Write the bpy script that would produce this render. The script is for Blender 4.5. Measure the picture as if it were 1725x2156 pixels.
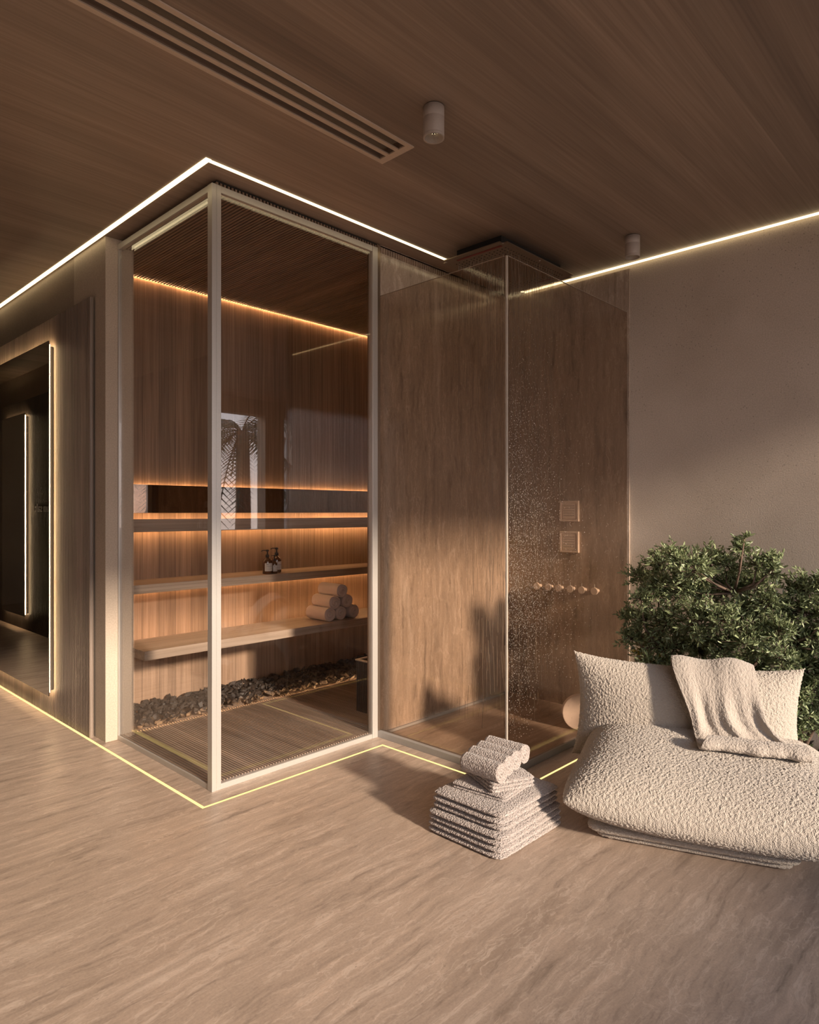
import bpy, bmesh, math, random
from mathutils import Vector, Matrix, noise, Euler
random.seed(7)
S = bpy.context.scene
for o in list(bpy.data.objects): bpy.data.objects.remove(o)
COL = S.collection
PI = math.pi
H = 1.3                 # eye height
ZC = 2.856              # room ceiling height

# ------------------------------------------------------------------ camera
cam_d = bpy.data.cameras.new('camera'); cam = bpy.data.objects.new('camera', cam_d); COL.objects.link(cam)
cam_d.sensor_fit = 'HORIZONTAL'; cam_d.sensor_width = 36; cam_d.lens = 36*1410.5/1725
cam.location = (0, 0, H); cam.rotation_euler = (PI/2, 0, math.atan2(.6908, .7231)-PI/2)
cam_d.clip_start = .05; cam_d.clip_end = 200
S.camera = cam

# ------------------------------------------------------------------ light
S.view_settings.view_transform = 'Standard'; S.view_settings.look = 'None'
S.view_settings.gamma = 1; S.view_settings.use_curve_mapping = False
S.view_settings.exposure = 0.0
SKY = 5.7
SUN = 7.4
w = bpy.data.worlds.new('sky'); S.world = w; w.use_nodes = True
nt = w.node_tree; nt.nodes.clear()
wo = nt.nodes.new('ShaderNodeOutputWorld'); bg = nt.nodes.new('ShaderNodeBackground')
tc = nt.nodes.new('ShaderNodeTexCoord'); sp = nt.nodes.new('ShaderNodeSeparateXYZ'); rp = nt.nodes.new('ShaderNodeValToRGB')
nt.links.new(tc.outputs['Generated'], sp.inputs[0]); nt.links.new(sp.outputs[2], rp.inputs[0])
e = rp.color_ramp.elements
e[0].position = .0; e[0].color = (.80, .66, .60, 1); e[1].position = .5; e[1].color = (.50, .55, .66, 1)
m_ = rp.color_ramp.elements.new(.12); m_.color = (.70, .66, .68, 1)
cl = nt.nodes.new('ShaderNodeTexNoise'); cl.inputs['Scale'].default_value = 3.5; cl.inputs['Detail'].default_value = 6
mp = nt.nodes.new('ShaderNodeMapping'); mp.inputs['Scale'].default_value = (1, 1, 3)
nt.links.new(tc.outputs['Generated'], mp.inputs[0]); nt.links.new(mp.outputs[0], cl.inputs[0])
cr = nt.nodes.new('ShaderNodeValToRGB'); cr.color_ramp.elements[0].position = .42; cr.color_ramp.elements[1].position = .66
cr.color_ramp.elements[0].color = (.8, .8, .8, 1); cr.color_ramp.elements[1].color = (1.3, 1.28, 1.25, 1)
nt.links.new(cl.outputs[0], cr.inputs[0])
mu = nt.nodes.new('ShaderNodeMixRGB'); mu.blend_type = 'MULTIPLY'; mu.inputs[0].default_value = 1
nt.links.new(rp.outputs[0], mu.inputs[1]); nt.links.new(cr.outputs[0], mu.inputs[2])
nt.links.new(mu.outputs[0], bg.inputs[0]); bg.inputs[1].default_value = SKY; nt.links.new(bg.outputs[0], wo.inputs[0])

sd = bpy.data.lights.new('sun', 'SUN'); sun = bpy.data.objects.new('sun', sd); COL.objects.link(sun)
SUN_DIR = Vector((.10, 1, -.33)).normalized()
sun.rotation_euler = SUN_DIR.to_track_quat('-Z', 'Y').to_euler(); sun.location = (0, -3, 6)
sd.energy = SUN; sd.color = (1, .82, .64); sd.angle = math.radians(4.5)

OPEN = [(-2.6, 3.75), (4.15, 5.39), (5.71, 10.3)]     # openings of the facade along X
FY, SILL, HEAD = -2.3, 1.06, 2.65
for i, (a, b) in enumerate(OPEN):
    ld = bpy.data.lights.new('portal', 'AREA'); lo = bpy.data.objects.new('portal', ld); COL.objects.link(lo)
    ld.shape = 'RECTANGLE'; ld.size = b-a; ld.size_y = HEAD-SILL; ld.cycles.is_portal = True
    lo.location = ((a+b)/2, FY-.1, (SILL+HEAD)/2); lo.rotation_euler = (PI/2, 0, 0)   # faces +Y

# ------------------------------------------------------------------ camera-ray helpers (only to turn measured pixels into world points while laying out)
Fw = Vector((.7231, .6908, 0)); Rt = Vector((.6908, -.7231, 0))
def ray(x, y): return Fw + Rt*((x-862.5)/1410.5) - Vector((0, 0, 1))*((y-1078)/1410.5)
def atX(x, y, X): d = ray(x, y); return Vector((0, 0, H)) + d*(X/d.x)

# ------------------------------------------------------------------ materials
def nodes(name):
    m = bpy.data.materials.new(name); m.use_nodes = True; t = m.node_tree
    return m, t, t.nodes['Principled BSDF']
def N(t, kind, **kw):
    n = t.nodes.new(kind)
    for k, v in kw.items():
        if k in n.inputs.keys(): n.inputs[k].default_value = v
        else: setattr(n, k, v)
    return n
def ramp(t, src, stops, interp='LINEAR'):
    r = t.nodes.new('ShaderNodeValToRGB'); el = r.color_ramp.elements; r.color_ramp.interpolation = interp
    el[0].position, el[1].position = stops[0][0], stops[-1][0]
    def c4(c): return (c, c, c, 1) if isinstance(c, (int, float)) else (*c, 1)
    el[0].color, el[1].color = c4(stops[0][1]), c4(stops[-1][1])
    for p, c in stops[1:-1]:
        q = el.new(p); q.color = c4(c)
    t.links.new(src, r.inputs[0]); return r.outputs[0]
def coords(t, scale=(1, 1, 1), rot=(0, 0, 0), kind='Object'):
    c = t.nodes.new('ShaderNodeTexCoord'); m = t.nodes.new('ShaderNodeMapping')
    m.inputs['Scale'].default_value = scale; m.inputs['Rotation'].default_value = rot
    t.links.new(c.outputs[kind], m.inputs[0]); return m.outputs[0]
def noi(t, vec, scale, detail=4, dist=0, rough=.5):
    n = N(t, 'ShaderNodeTexNoise', Scale=scale, Detail=detail, Distortion=dist, Roughness=rough)
    t.links.new(vec, n.inputs['Vector']); return n.outputs[0]
def mix(t, a, b, f, mode='MIX'):
    n = t.nodes.new('ShaderNodeMixRGB'); n.blend_type = mode
    for i, v in ((0, f), (1, a), (2, b)):
        if hasattr(v, 'links'): t.links.new(v, n.inputs[i])
        elif isinstance(v, (int, float)): n.inputs[i].default_value = v if i == 0 else (v, v, v, 1)
        else: n.inputs[i].default_value = (*v, 1)
    return n.outputs[0]
def bump(t, b, h, strength=.3, dist=.01):
    n = N(t, 'ShaderNodeBump', Strength=strength, Distance=dist); t.links.new(h, n.inputs['Height']); t.links.new(n.outputs[0], b.inputs['Normal'])
def plain(name, col, rough=.5, metal=0, var=.06, scale=30, bmp=0, spec=None):
    m, t, b = nodes(name)
    v = noi(t, coords(t), scale, 4)
    lo = tuple(c*(1-var) for c in col); hi = tuple(min(1, c*(1+var)) for c in col)
    t.links.new(ramp(t, v, [(.3, lo), (.7, hi)]), b.inputs['Base Color'])
    b.inputs['Roughness'].default_value = rough; b.inputs['Metallic'].default_value = metal
    if spec is not None: b.inputs['Specular IOR Level'].default_value = spec
    if bmp: bump(t, b, noi(t, coords(t), scale*6, 3), bmp, .004)
    return m
def emit(name, col, s):
    m = bpy.data.materials.new(name); m.use_nodes = True; t = m.node_tree; t.nodes.clear()
    o = t.nodes.new('ShaderNodeOutputMaterial'); e = t.nodes.new('ShaderNodeEmission')
    e.inputs[0].default_value = (*col, 1); e.inputs[1].default_value = s; t.links.new(e.outputs[0], o.inputs[0]); return m
def wood(name, c0, c1, c2, axis='X', pw=.19, rough=.45, seams=False, grain=1.0, seam_dark=.35):
    """axis = grain direction; planks repeat across"""
    m, t, b = nodes(name)
    long, across = .8, 40*grain
    sc = {'X': (long, across, across), 'Z': (across, across, long), 'Y': (across, long, across)}[axis]
    g = noi(t, coords(t, sc), 2.2, 6, .6)
    sc2 = {'X': (.25, 5, 5), 'Z': (5, 5, .25), 'Y': (5, .25, 5)}[axis]
    g2 = noi(t, coords(t, sc2), 1.3, 3, .3)
    col = ramp(t, g, [(.3, c0), (.52, c1), (.72, c2)])
    col = mix(t, col, ramp(t, g2, [(.3, .72), (.7, 1.15)]), 1, 'MULTIPLY')
    # plank tone
    c = t.nodes.new('ShaderNodeTexCoord'); s_ = t.nodes.new('ShaderNodeSeparateXYZ'); t.links.new(c.outputs['Object'], s_.inputs[0])
    ax = {'X': 1, 'Z': 0, 'Y': 0}[axis]
    dv = N(t, 'ShaderNodeMath', operation='DIVIDE'); dv.inputs[1].default_value = pw; t.links.new(s_.outputs[ax], dv.inputs[0])
    fl = N(t, 'ShaderNodeMath', operation='FLOOR'); t.links.new(dv.outputs[0], fl.inputs[0])
    wn = t.nodes.new('ShaderNodeTexWhiteNoise'); wn.noise_dimensions = '1D'; t.links.new(fl.outputs[0], wn.inputs['W'])
    col = mix(t, col, ramp(t, wn.outputs[0], [(0, .86), (1, 1.1)]), 1, 'MULTIPLY')
    if seams:
        fr = N(t, 'ShaderNodeMath', operation='FRACT'); t.links.new(dv.outputs[0], fr.inputs[0])
        k = ramp(t, fr.outputs[0], [(0, seam_dark), (.018, 1), (.982, 1), (1, seam_dark)])
        col = mix(t, col, k, 1, 'MULTIPLY')
    t.links.new(col, b.inputs['Base Color']); b.inputs['Roughness'].default_value = rough
    bump(t, b, g, .25, .002)
    return m
def travertine(name, dark, mid, light, axis, rough=.3, sc=1.0, contrast=1.0):
    m, t, b = nodes(name)
    def st(l, a): return tuple(v*sc for v in ((l, a, a) if axis == 'X' else (a, a, l)))
    def warped(scale, amt, fr):
        v = coords(t, scale); wn = N(t, 'ShaderNodeTexNoise', Scale=fr, Detail=4); t.links.new(coords(t), wn.inputs['Vector'])
        sb = N(t, 'ShaderNodeVectorMath', operation='SUBTRACT'); sb.inputs[1].default_value = (.5, .5, .5); t.links.new(wn.outputs['Color'], sb.inputs[0])
        sl = N(t, 'ShaderNodeVectorMath', operation='SCALE'); sl.inputs['Scale'].default_value = amt; t.links.new(sb.outputs[0], sl.inputs[0])
        ad = N(t, 'ShaderNodeVectorMath', operation='ADD'); t.links.new(v, ad.inputs[0]); t.links.new(sl.outputs[0], ad.inputs[1]); return ad.outputs[0]
    a = noi(t, warped(st(.5, 3.4), .6, 1.5), 1.5, 9, .15, .62)      # broad beds
    c = noi(t, warped(st(1.15, 11), 1.15, 3.0), 1.8, 10, .3, .70)     # thin streaks
    d = noi(t, warped(st(4.0, 30), 2.4, 7), 1.5, 8, .5, .74)         # flakes
    f = noi(t, coords(t, (70,)*3), 2, 5)
    col = ramp(t, a, [(.26, dark), (.44, mid), (.58, mid), (.78, light)])
    col = mix(t, col, ramp(t, c, [(.28, .50), (.43, .90), (.55, 1.0), (.72, 1.32)]), contrast, 'MULTIPLY')
    col = mix(t, col, ramp(t, d, [(.30, .72), (.45, 1.0), (.58, 1.0), (.74, 1.30)]), .8*contrast, 'MULTIPLY')
    col = mix(t, col, ramp(t, f, [(.35, .92), (.65, 1.07)]), .8, 'MULTIPLY')
    vn = noi(t, warped(st(1.6, 11), 1.6, 4.5), 1.3, 5, .5, .6)
    vm = ramp(t, vn, [(.470, 0), (.497, 1), (.503, 1), (.530, 0)])
    col = mix(t, col, light, mix(t, vm, ramp(t, c, [(.40, 0), (.58, .7)]), 1, 'MULTIPLY'))
    pv = N(t, 'ShaderNodeTexVoronoi', Scale=30*sc); t.links.new(coords(t, (.5, 1, 1) if axis == 'X' else (1, 1, .5)), pv.inputs['Vector'])
    col = mix(t, col, ramp(t, pv.outputs['Distance'], [(.04, .35), (.09, 1)]), mix(t, ramp(t, d, [(.5, 0), (.62, .9)]), (1, 1, 1), 1, 'MULTIPLY'), 'MULTIPLY')
    t.links.new(col, b.inputs['Base Color'])
    t.links.new(ramp(t, c, [(.3, rough+.15), (.7, rough)]), b.inputs['Roughness'])
    bump(t, b, d, .10, .003)
    return m
def glass(name, tint, ior=1.5, rough=0, bmp=None, gain=1.0):
    m = bpy.data.materials.new(name); m.use_nodes = True; t = m.node_tree; t.nodes.clear()
    o = t.nodes.new('ShaderNodeOutputMaterial'); mx = t.nodes.new('ShaderNodeMixShader')
    tr = t.nodes.new('ShaderNodeBsdfTransparent'); tr.inputs[0].default_value = (*tint, 1)
    gl = t.nodes.new('ShaderNodeBsdfGlossy'); gl.inputs['Roughness'].default_value = rough; gl.inputs[0].default_value = (gain, gain, gain, 1)
    lw = t.nodes.new('ShaderNodeLayerWeight'); lw.inputs['Blend'].default_value = .5
    r0 = ((ior-1)/(ior+1))**2
    pw = N(t, 'ShaderNodeMath', operation='POWER'); pw.inputs[1].default_value = 5; t.links.new(lw.outputs['Facing'], pw.inputs[0])
    fr = N(t, 'ShaderNodeMath', operation='MULTIPLY_ADD'); fr.inputs[1].default_value = 1-r0; fr.inputs[2].default_value = r0; t.links.new(pw.outputs[0], fr.inputs[0])
    t.links.new(fr.outputs[0], mx.inputs[0]); t.links.new(tr.outputs[0], mx.inputs[1]); t.links.new(gl.outputs[0], mx.inputs[2])
    if bmp:
        v = noi(t, coords(t, (1, 1, bmp[1])), bmp[0], 3)
        bn = N(t, 'ShaderNodeBump', Strength=bmp[2], Distance=.003); t.links.new(v, bn.inputs['Height']); t.links.new(bn.outputs[0], gl.inputs['Normal'])
    t.links.new(mx.outputs[0], o.inputs[0]); return m
def fabric(name, c0, c1, scale=120, bmp=.6, dist=.003):
    m, t, b = nodes(name)
    vo = N(t, 'ShaderNodeTexVoronoi', Scale=scale); t.links.new(coords(t), vo.inputs['Vector'])
    v = noi(t, coords(t), scale*1.6, 3)
    t.links.new(ramp(t, v, [(.3, c0), (.7, c1)]), b.inputs['Base Color'])
    b.inputs['Roughness'].default_value = .95; b.inputs['Specular IOR Level'].default_value = .15
    b.inputs['Sheen Weight'].default_value = .25
    bump(t, b, vo.outputs['Distance'], bmp, dist)
    return m
def stucco(name, c0, c1, pit=1):
    m, t, b = nodes(name)
    v = noi(t, coords(t), 3, 5, .4); f = noi(t, coords(t), 140, 3)
    col = mix(t, ramp(t, v, [(.3, c0), (.7, c1)]), ramp(t, f, [(.3, .88), (.7, 1.1)]), 1, 'MULTIPLY')
    vo = N(t, 'ShaderNodeTexVoronoi', Scale=42); t.links.new(coords(t), vo.inputs['Vector'])
    p = ramp(t, vo.outputs['Distance'], [(.10, .55), (.17, 1)])
    dens = ramp(t, noi(t, coords(t), 2.2, 2), [(.45, 0.0), (.62, .85*pit)])
    col = mix(t, col, p, dens, 'MULTIPLY')
    t.links.new(col, b.inputs['Base Color']); b.inputs['Roughness'].default_value = .75
    bump(t, b, f, .25, .003); return m

M = {}
M['floor'] = travertine('travertine_floor', (.31, .23, .175), (.46, .35, .275), (.62, .50, .41), 'X', .30, 1.25, 1.0)
M['stone'] = travertine('travertine_wall', (.27, .205, .16), (.41, .32, .255), (.57, .475, .40), 'Z', .12, 1.15, 1.1)
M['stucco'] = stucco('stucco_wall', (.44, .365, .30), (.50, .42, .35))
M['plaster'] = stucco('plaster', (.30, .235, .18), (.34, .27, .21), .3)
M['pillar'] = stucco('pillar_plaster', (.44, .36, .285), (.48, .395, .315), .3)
M['ceil'] = wood('ceiling_veneer', (.25, .18, .138), (.295, .215, .165), (.335, .248, .192), 'X', .42, .5)
M['plank'] = wood('sauna_planks', (.24, .155, .10), (.33, .22, .15), (.42, .29, .205), 'Z', .115, .45, True)
M['bench'] = wood('bench_wood', (.32, .235, .175), (.42, .32, .245), (.50, .39, .31), 'X', .5, .5)
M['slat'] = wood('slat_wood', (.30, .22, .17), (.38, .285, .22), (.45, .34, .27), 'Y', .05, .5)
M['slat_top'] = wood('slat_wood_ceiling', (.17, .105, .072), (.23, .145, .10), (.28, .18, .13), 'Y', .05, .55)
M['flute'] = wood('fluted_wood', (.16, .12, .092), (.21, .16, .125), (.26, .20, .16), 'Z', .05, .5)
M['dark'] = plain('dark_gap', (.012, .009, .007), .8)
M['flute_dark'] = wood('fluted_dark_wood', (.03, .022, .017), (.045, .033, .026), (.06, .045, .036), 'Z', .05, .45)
M['alu'] = plain('satin_aluminium', (.50, .47, .435), .36, .35, .03, 200)
M['alu2'] = plain('painted_metal', (.36, .345, .335), .45, .2, .03, 60)
M['white'] = plain('white_lamp_body', (.42, .355, .31), .55, 0, .03, 200, .15)
M['vent'] = plain('beige_vent_metal', (.56, .44, .34), .5, 0, .03, 60)
M['duct'] = plain('vent_duct', (.20, .165, .13), .7)
M['steel'] = plain('brushed_bronze_steel', (.30, .23, .175), .32, .8, .05, 100)
M['brass'] = plain('champagne_metal', (.80, .67, .57), .5, .1, .04, 100)
M['mirror'] = plain('mirror_silver', (.62, .60, .58), .015, 1, 0, 1)
M['smoke'] = plain('smoked_mirror', (.30, .27, .26), .012, 1, 0, 1)
M['red'] = plain('dark_red_inlay', (.18, .012, .012), .35)
M['hole'] = plain('nozzle_rubber', (.02, .015, .012), .6)
M['glass'] = glass('clear_glass', (.97, .96, .95), 1.62)
M['bronze'] = glass('bronze_glass', (.87, .825, .78), 1.45, 0.02, (90, .25, .12))
M['edge'] = plain('glass_edge', (.45, .39, .33), .15)
M['water'] = glass('water', (.90, .86, .82), 1.6, .05)
M['sofa'] = fabric('boucle', (.42, .365, .31), (.54, .48, .415), 260, .7, .004)
M['throw'] = fabric('boucle_throw', (.40, .345, .30), (.52, .46, .40), 280, .6, .003)
M['towel'] = fabric('terry_grey', (.24, .20, .18), (.56, .49, .455), 150, .9, .004)
M['towel2'] = fabric('terry_white', (.68, .56, .51), (.80, .69, .64), 300, .4, .002)
M['rock'] = plain('black_lava', (.035, .028, .024), .55, 0, .5, 25, .5)
M['bark'] = plain('bark', (.13, .085, .06), .8, 0, .5, 22, .6)
M['amber'] = plain('amber_glass', (.10, .035, .012), .08, 0, .1, 10, 0, .8)
M['paper'] = plain('label_paper', (.62, .58, .54), .6, 0, .02, 50)
M['ink'] = plain('label_ink', (.03, .03, .03), .6)
M['black'] = plain('black_plastic', (.015, .017, .02), .35)
M['disc'] = plain('pale_pink_stone', (.86, .74, .68), .6, 0, .03, 20)
M['ground'] = plain('garden_gravel', (.16, .12, .09), .9, 0, .3, 12)
M['outwall'] = plain('garden_wall', (.42, .39, .37), .9, 0, .1, 3)
M['ledc'] = emit('led_ceiling', (1, .80, .46), 3.0)
M['ledf'] = emit('led_floor', (1, .74, .24), 1.9)
M['leds'] = emit('led_sauna', (1, .56, .25), 27)
M['leds2'] = emit('led_sauna_top', (1, .56, .25), 60)
M['ledm'] = emit('led_mirror', (1, .70, .38), 40)
M['chip'] = emit('lamp_chip', (1, .8, .45), 1.5)
def leafmat(name, c0, c1):
    m, t, b = nodes(name)
    oi = t.nodes.new('ShaderNodeNewGeometry')
    t.links.new(ramp(t, oi.outputs['Random Per Island'], [(0, c0), (.8, c1), (1, tuple(min(1, c*1.4) for c in c1))]), b.inputs['Base Color'])
    b.inputs['Roughness'].default_value = .42; b.inputs['Specular IOR Level'].default_value = .5
    tl = t.nodes.new('ShaderNodeBsdfTranslucent'); tl.inputs[0].default_value = (*c1, 1)
    mx = t.nodes.new('ShaderNodeMixShader'); mx.inputs[0].default_value = .2
    t.links.new(b.outputs[0], mx.inputs[1]); t.links.new(tl.outputs[0], mx.inputs[2]); t.links.new(mx.outputs[0], t.nodes['Material Output'].inputs[0])
    return m
M['leaf'] = leafmat('leaves', (.09, .125, .06), (.28, .33, .17))
M['leafy'] = leafmat('yellow_leaves', (.16, .13, .02), (.30, .22, .03))
M['palm'] = leafmat('palm_leaves', (.02, .03, .015), (.05, .07, .03))

# ------------------------------------------------------------------ mesh helpers
def link(name, me, mat, parent=None, smooth=False):
    o = bpy.data.objects.new(name, me); COL.objects.link(o)
    if mat is not None: me.materials.append(M[mat] if isinstance(mat, str) else mat)
    if smooth:
        for p in me.polygons: p.use_smooth = True
    if parent: o.parent = parent
    return o
class MB:
    def __init__(s): s.v = []; s.f = []
    def add(s, vs, fs):
        n = len(s.v); s.v += [tuple(v) for v in vs]; s.f += [tuple(i+n for i in f) for f in fs]; return s
    def box(s, x0, x1, y0, y1, z0, z1):
        return s.add([(x, y, z) for x in (x0, x1) for y in (y0, y1) for z in (z0, z1)],
                     [(0, 1, 3, 2), (4, 6, 7, 5), (0, 4, 5, 1), (2, 3, 7, 6), (0, 2, 6, 4), (1, 5, 7, 3)])
    def tube(s, pts, rad, n=8, cap=True):
        pts = [Vector(p) for p in pts]
        if isinstance(rad, (int, float)): rad = [rad]*len(pts)
        ring = []; base = len(s.v)
        ref = Vector((.31, .17, .93)) if abs((pts[-1]-pts[0]).normalized().z) < .9 else Vector((1, 0, 0))
        for i, p in enumerate(pts):
            d = (pts[min(i+1, len(pts)-1)]-pts[max(i-1, 0)]).normalized()
            a = d.cross(ref).normalized(); b = d.cross(a)
            s.v += [tuple(p+(a*math.cos(2*PI*k/n)+b*math.sin(2*PI*k/n))*rad[i]) for k in range(n)]
        for i in range(len(pts)-1):
            for k in range(n):
                q = base+i*n; s.f.append((q+k, q+(k+1) % n, q+n+(k+1) % n, q+n+k))
        if cap: s.f.append(tuple(base+k for k in range(n))[::-1]); s.f.append(tuple(base+(len(pts)-1)*n+k for k in range(n)))
        return s
    def lathe(s, prof, c=(0, 0, 0), n=24, open_=False):
        base = len(s.v)
        for r, z in prof:
            s.v += [(c[0]+r*math.cos(2*PI*k/n), c[1]+r*math.sin(2*PI*k/n), c[2]+z) for k in range(n)]
        for i in range(len(prof)-1):
            for k in range(n):
                q = base+i*n; s.f.append((q+k, q+(k+1) % n, q+n+(k+1) % n, q+n+k))
        if prof[0][0] > 1e-5 and not open_: s.f.append(tuple(base+k for k in range(n))[::-1])
        if prof[-1][0] > 1e-5 and not open_: s.f.append(tuple(base+(len(prof)-1)*n+k for k in range(n)))
        return s
    def mesh(s, name):
        me = bpy.data.meshes.new(name); me.from_pydata(s.v, [], s.f); me.validate()
        bm = bmesh.new(); bm.from_mesh(me); bmesh.ops.recalc_face_normals(bm, faces=bm.faces); bm.to_mesh(me); bm.free(); return me
    def build(s, name, mat, parent=None, smooth=False, bevel=0):
        o = link(name, s.mesh(name), mat, parent, smooth)
        if bevel:
            b = o.modifiers.new('bevel', 'BEVEL'); b.width = bevel; b.segments = 2; b.limit_method = 'ANGLE'
        return o
def tag(o, label=None, cat=None, group=None, kind=None):
    if label: o['label'] = label
    if cat: o['category'] = cat
    if group: o['group'] = group
    if kind: o['kind'] = kind
    return o
def thing(name, loc, label, cat, group=None, rz=0):
    o = bpy.data.objects.new(name, None); COL.objects.link(o); o.location = loc; o.rotation_euler.z = rz; o.empty_display_size = .05
    bpy.context.view_layer.update(); return tag(o, label, cat, group)
def struct(o, label=None): o['kind'] = 'structure'; return tag(o, label)
def local(o, parent):          # parent a mesh built in world coordinates to a thing, keeping its place
    o.parent = parent; o.matrix_parent_inverse = Matrix.Translation(parent.location).inverted() if parent.rotation_euler.z == 0 else parent.matrix_world.inverted(); return o
def disp(o, kind, scale, strength, mid=.5):
    tx = bpy.data.textures.new(o.name+'_relief', kind); tx.noise_scale = scale
    d = o.modifiers.new('relief', 'DISPLACE'); d.texture = tx; d.strength = strength; d.mid_level = mid; d.texture_coords = 'LOCAL'
def smooth_in(a, b, x):
    t = max(0, min(1, (x-a)/(b-a))); return t*t*(3-2*t)

# ------------------------------------------------------------------ room shell
X0, Y0, X1, Y1 = 1.612, 2.806, 2.672, 4.28      # sauna corner, front plane, right end of front glass, back wall
XR = 4.0
YP = 3.85                                        # pillar face
fl = MB().box(-3, 11, -2.5, 11, -.12, 0).build('floor', 'floor'); struct(fl, 'beige travertine floor with long veins')
ce = MB().box(-3, 11, -2.5, 11, ZC, ZC+.15).build('ceiling', 'ceil'); struct(ce, 'brown oak veneer ceiling')
struct(MB().box(XR, XR+.2, .2, 2.82, 0, ZC).build('wall_right', 'stucco'), 'pitted beige stucco wall')
struct(MB().box(XR-.012, XR, 1.905, 2.82, 0, ZC-.03).build('wall_shower_right', 'stone'), 'brown travertine shower wall with fittings')
struct(MB().box(2.70, XR, 2.82, 2.90, 0, ZC).build('wall_back', 'stone'), 'brown travertine shower wall beside the sauna')
# left wall with pillar
struct(MB().box(1.547, 1.707, YP, 4.32, 0, ZC).build('wall_left_end', 'pillar'), 'plaster wall end beside the sauna glass')
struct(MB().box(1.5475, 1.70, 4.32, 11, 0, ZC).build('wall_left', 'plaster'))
def fluted(name, xf, y0, y1, z0, z1, mat, side=-1, pitch=.0235, depth=.010, thick=.03):
    """vertical half-round ribs on a board, facing -X (side -1) or +X (side 1)"""
    mb = MB(); n = int((y1-y0)/pitch)
    prof = []
    for i in range(n):
        for k, (a, d) in enumerate([(.0, -.35), (.12, -.35), (.2, .5), (.36, .92), (.56, 1), (.76, .92), (.92, .55), (1., 0)]):
            prof.append((y0+(i+a)*pitch, d*depth))
    prof.append((y1, -.35))
    vs = [(xf+side*(d-depth), y, z) for z in (z0, z1) for y, d in prof]; m = len(prof)
    mb.add(vs, [(i, i+1, m+i+1, m+i) for i in range(m-1)])
    xb = xf-side*(depth+thick-.01); xa = xf-side*(depth*1.36)
    mb.box(min(xa, xb), max(xa, xb), y0, y1, z0, z1)
    return mb.build(name, mat)
p = fluted('fluted_wall_panel', 1.515, 3.99, 9.5, 0, 2.54, 'flute', thick=.02)
tag(p, 'brown vertically fluted wood panel behind the big backlit mirror', 'wall panel')
# corridor wall opposite (seen only in the mirror)
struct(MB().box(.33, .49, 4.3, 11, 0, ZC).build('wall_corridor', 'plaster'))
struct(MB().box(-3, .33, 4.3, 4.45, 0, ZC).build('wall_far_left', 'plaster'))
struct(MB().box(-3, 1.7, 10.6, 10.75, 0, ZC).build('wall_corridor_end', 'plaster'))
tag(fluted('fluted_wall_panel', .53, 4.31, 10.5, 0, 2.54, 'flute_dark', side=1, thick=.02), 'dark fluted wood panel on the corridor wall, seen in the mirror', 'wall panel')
struct(MB().box(-3.15, -3, -2.5, 4.45, 0, ZC).build('wall_left_far', 'plaster'))
struct(MB().box(11, 11.15, -2.5, 4.5, 0, ZC).build('wall_east', 'plaster'))
struct(MB().box(4.2, 11, 4.4, 4.55, 0, ZC).build('wall_north_east', 'plaster'))
# facade behind the camera
fb = MB(); fb.box(-3, 11, FY-.2, FY, 0, SILL); fb.box(-3, -2.6, FY-.2, FY, HEAD, ZC); fb.box(-2.6, 3.75, FY-.2, FY, 2.83, ZC); fb.box(3.75, 11, FY-.2, FY, HEAD, ZC)
xs = [-3]+[v for ab in OPEN for v in ab]+[11]
for i in range(0, len(xs), 2): fb.box(xs[i], xs[i+1], FY-.2, FY, SILL, HEAD)
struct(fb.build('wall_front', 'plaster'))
# sauna shell
struct(MB().box(1.70, 4.05, Y1, Y1+.05, 0, ZC-.01).build('wall_sauna_back', 'plank'), 'vertical brown wood planks of the sauna back wall')
struct(MB().box(XR-.005, XR+.06, 2.9, Y1, 0, ZC-.01).build('wall_sauna_right', 'plank'))
mb = MB(); x = X0+.012
while x < XR-.02:
    mb.box(x, x+.0085, Y0+.03, 3.832 if x < 1.715 or True else 3.86, .012, .030); x += .0165
mb2 = MB().box(X0+.01, XR, Y0+.02, 3.84, .001, .012)
sf = mb.build('floor_sauna', 'slat'); struct(sf, 'slatted brown wood sauna floor')
fb_ = mb2.build('slat_tray', 'dark'); fb_.parent = sf
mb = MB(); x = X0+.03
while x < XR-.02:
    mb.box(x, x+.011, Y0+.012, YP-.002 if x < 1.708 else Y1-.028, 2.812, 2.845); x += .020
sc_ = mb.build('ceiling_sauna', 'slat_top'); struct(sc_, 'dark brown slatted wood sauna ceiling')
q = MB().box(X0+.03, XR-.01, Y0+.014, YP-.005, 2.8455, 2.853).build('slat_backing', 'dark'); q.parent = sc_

# ------------------------------------------------------------------ LED strips
def led(label, parts, mat='led', name='light_strip', group=None):
    mb = MB()
    for p_ in parts: mb.box(*p_)
    return tag(mb.build(name, mat), label, 'light strip', group)
led('white light line in the ceiling running over the left wall', [(1.508, 1.534, 2.676, 10.5, ZC-.003, ZC+.004)], 'ledc')
led('white light line in the ceiling along the front of the sauna', [(1.5345, 3.98, 2.680, 2.700, ZC-.003, ZC+.004)], 'ledc')
led('warm light line where the stucco right wall meets the ceiling', [(3.976, 3.984, .25, 2.675, ZC-.012, ZC-.001)], 'ledc')
led('yellow light line in the floor leading past the left wall', [(1.496, 1.509, 2.684, 9, -.004, .0015)], 'ledf')
led('yellow light line in the floor along the sauna front', [(1.5095, 2.602, 2.684, 2.694, -.004, .0015)], 'ledf')
led('yellow light line in the floor beside the left shower glass', [(2.592, 2.602, 1.797, 2.6835, -.004, .0015)], 'ledf')
led('yellow light line in the floor between towels and sofa', [(2.592, 3.98, 1.787, 1.7965, -.004, .0015)], 'ledf')

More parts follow.
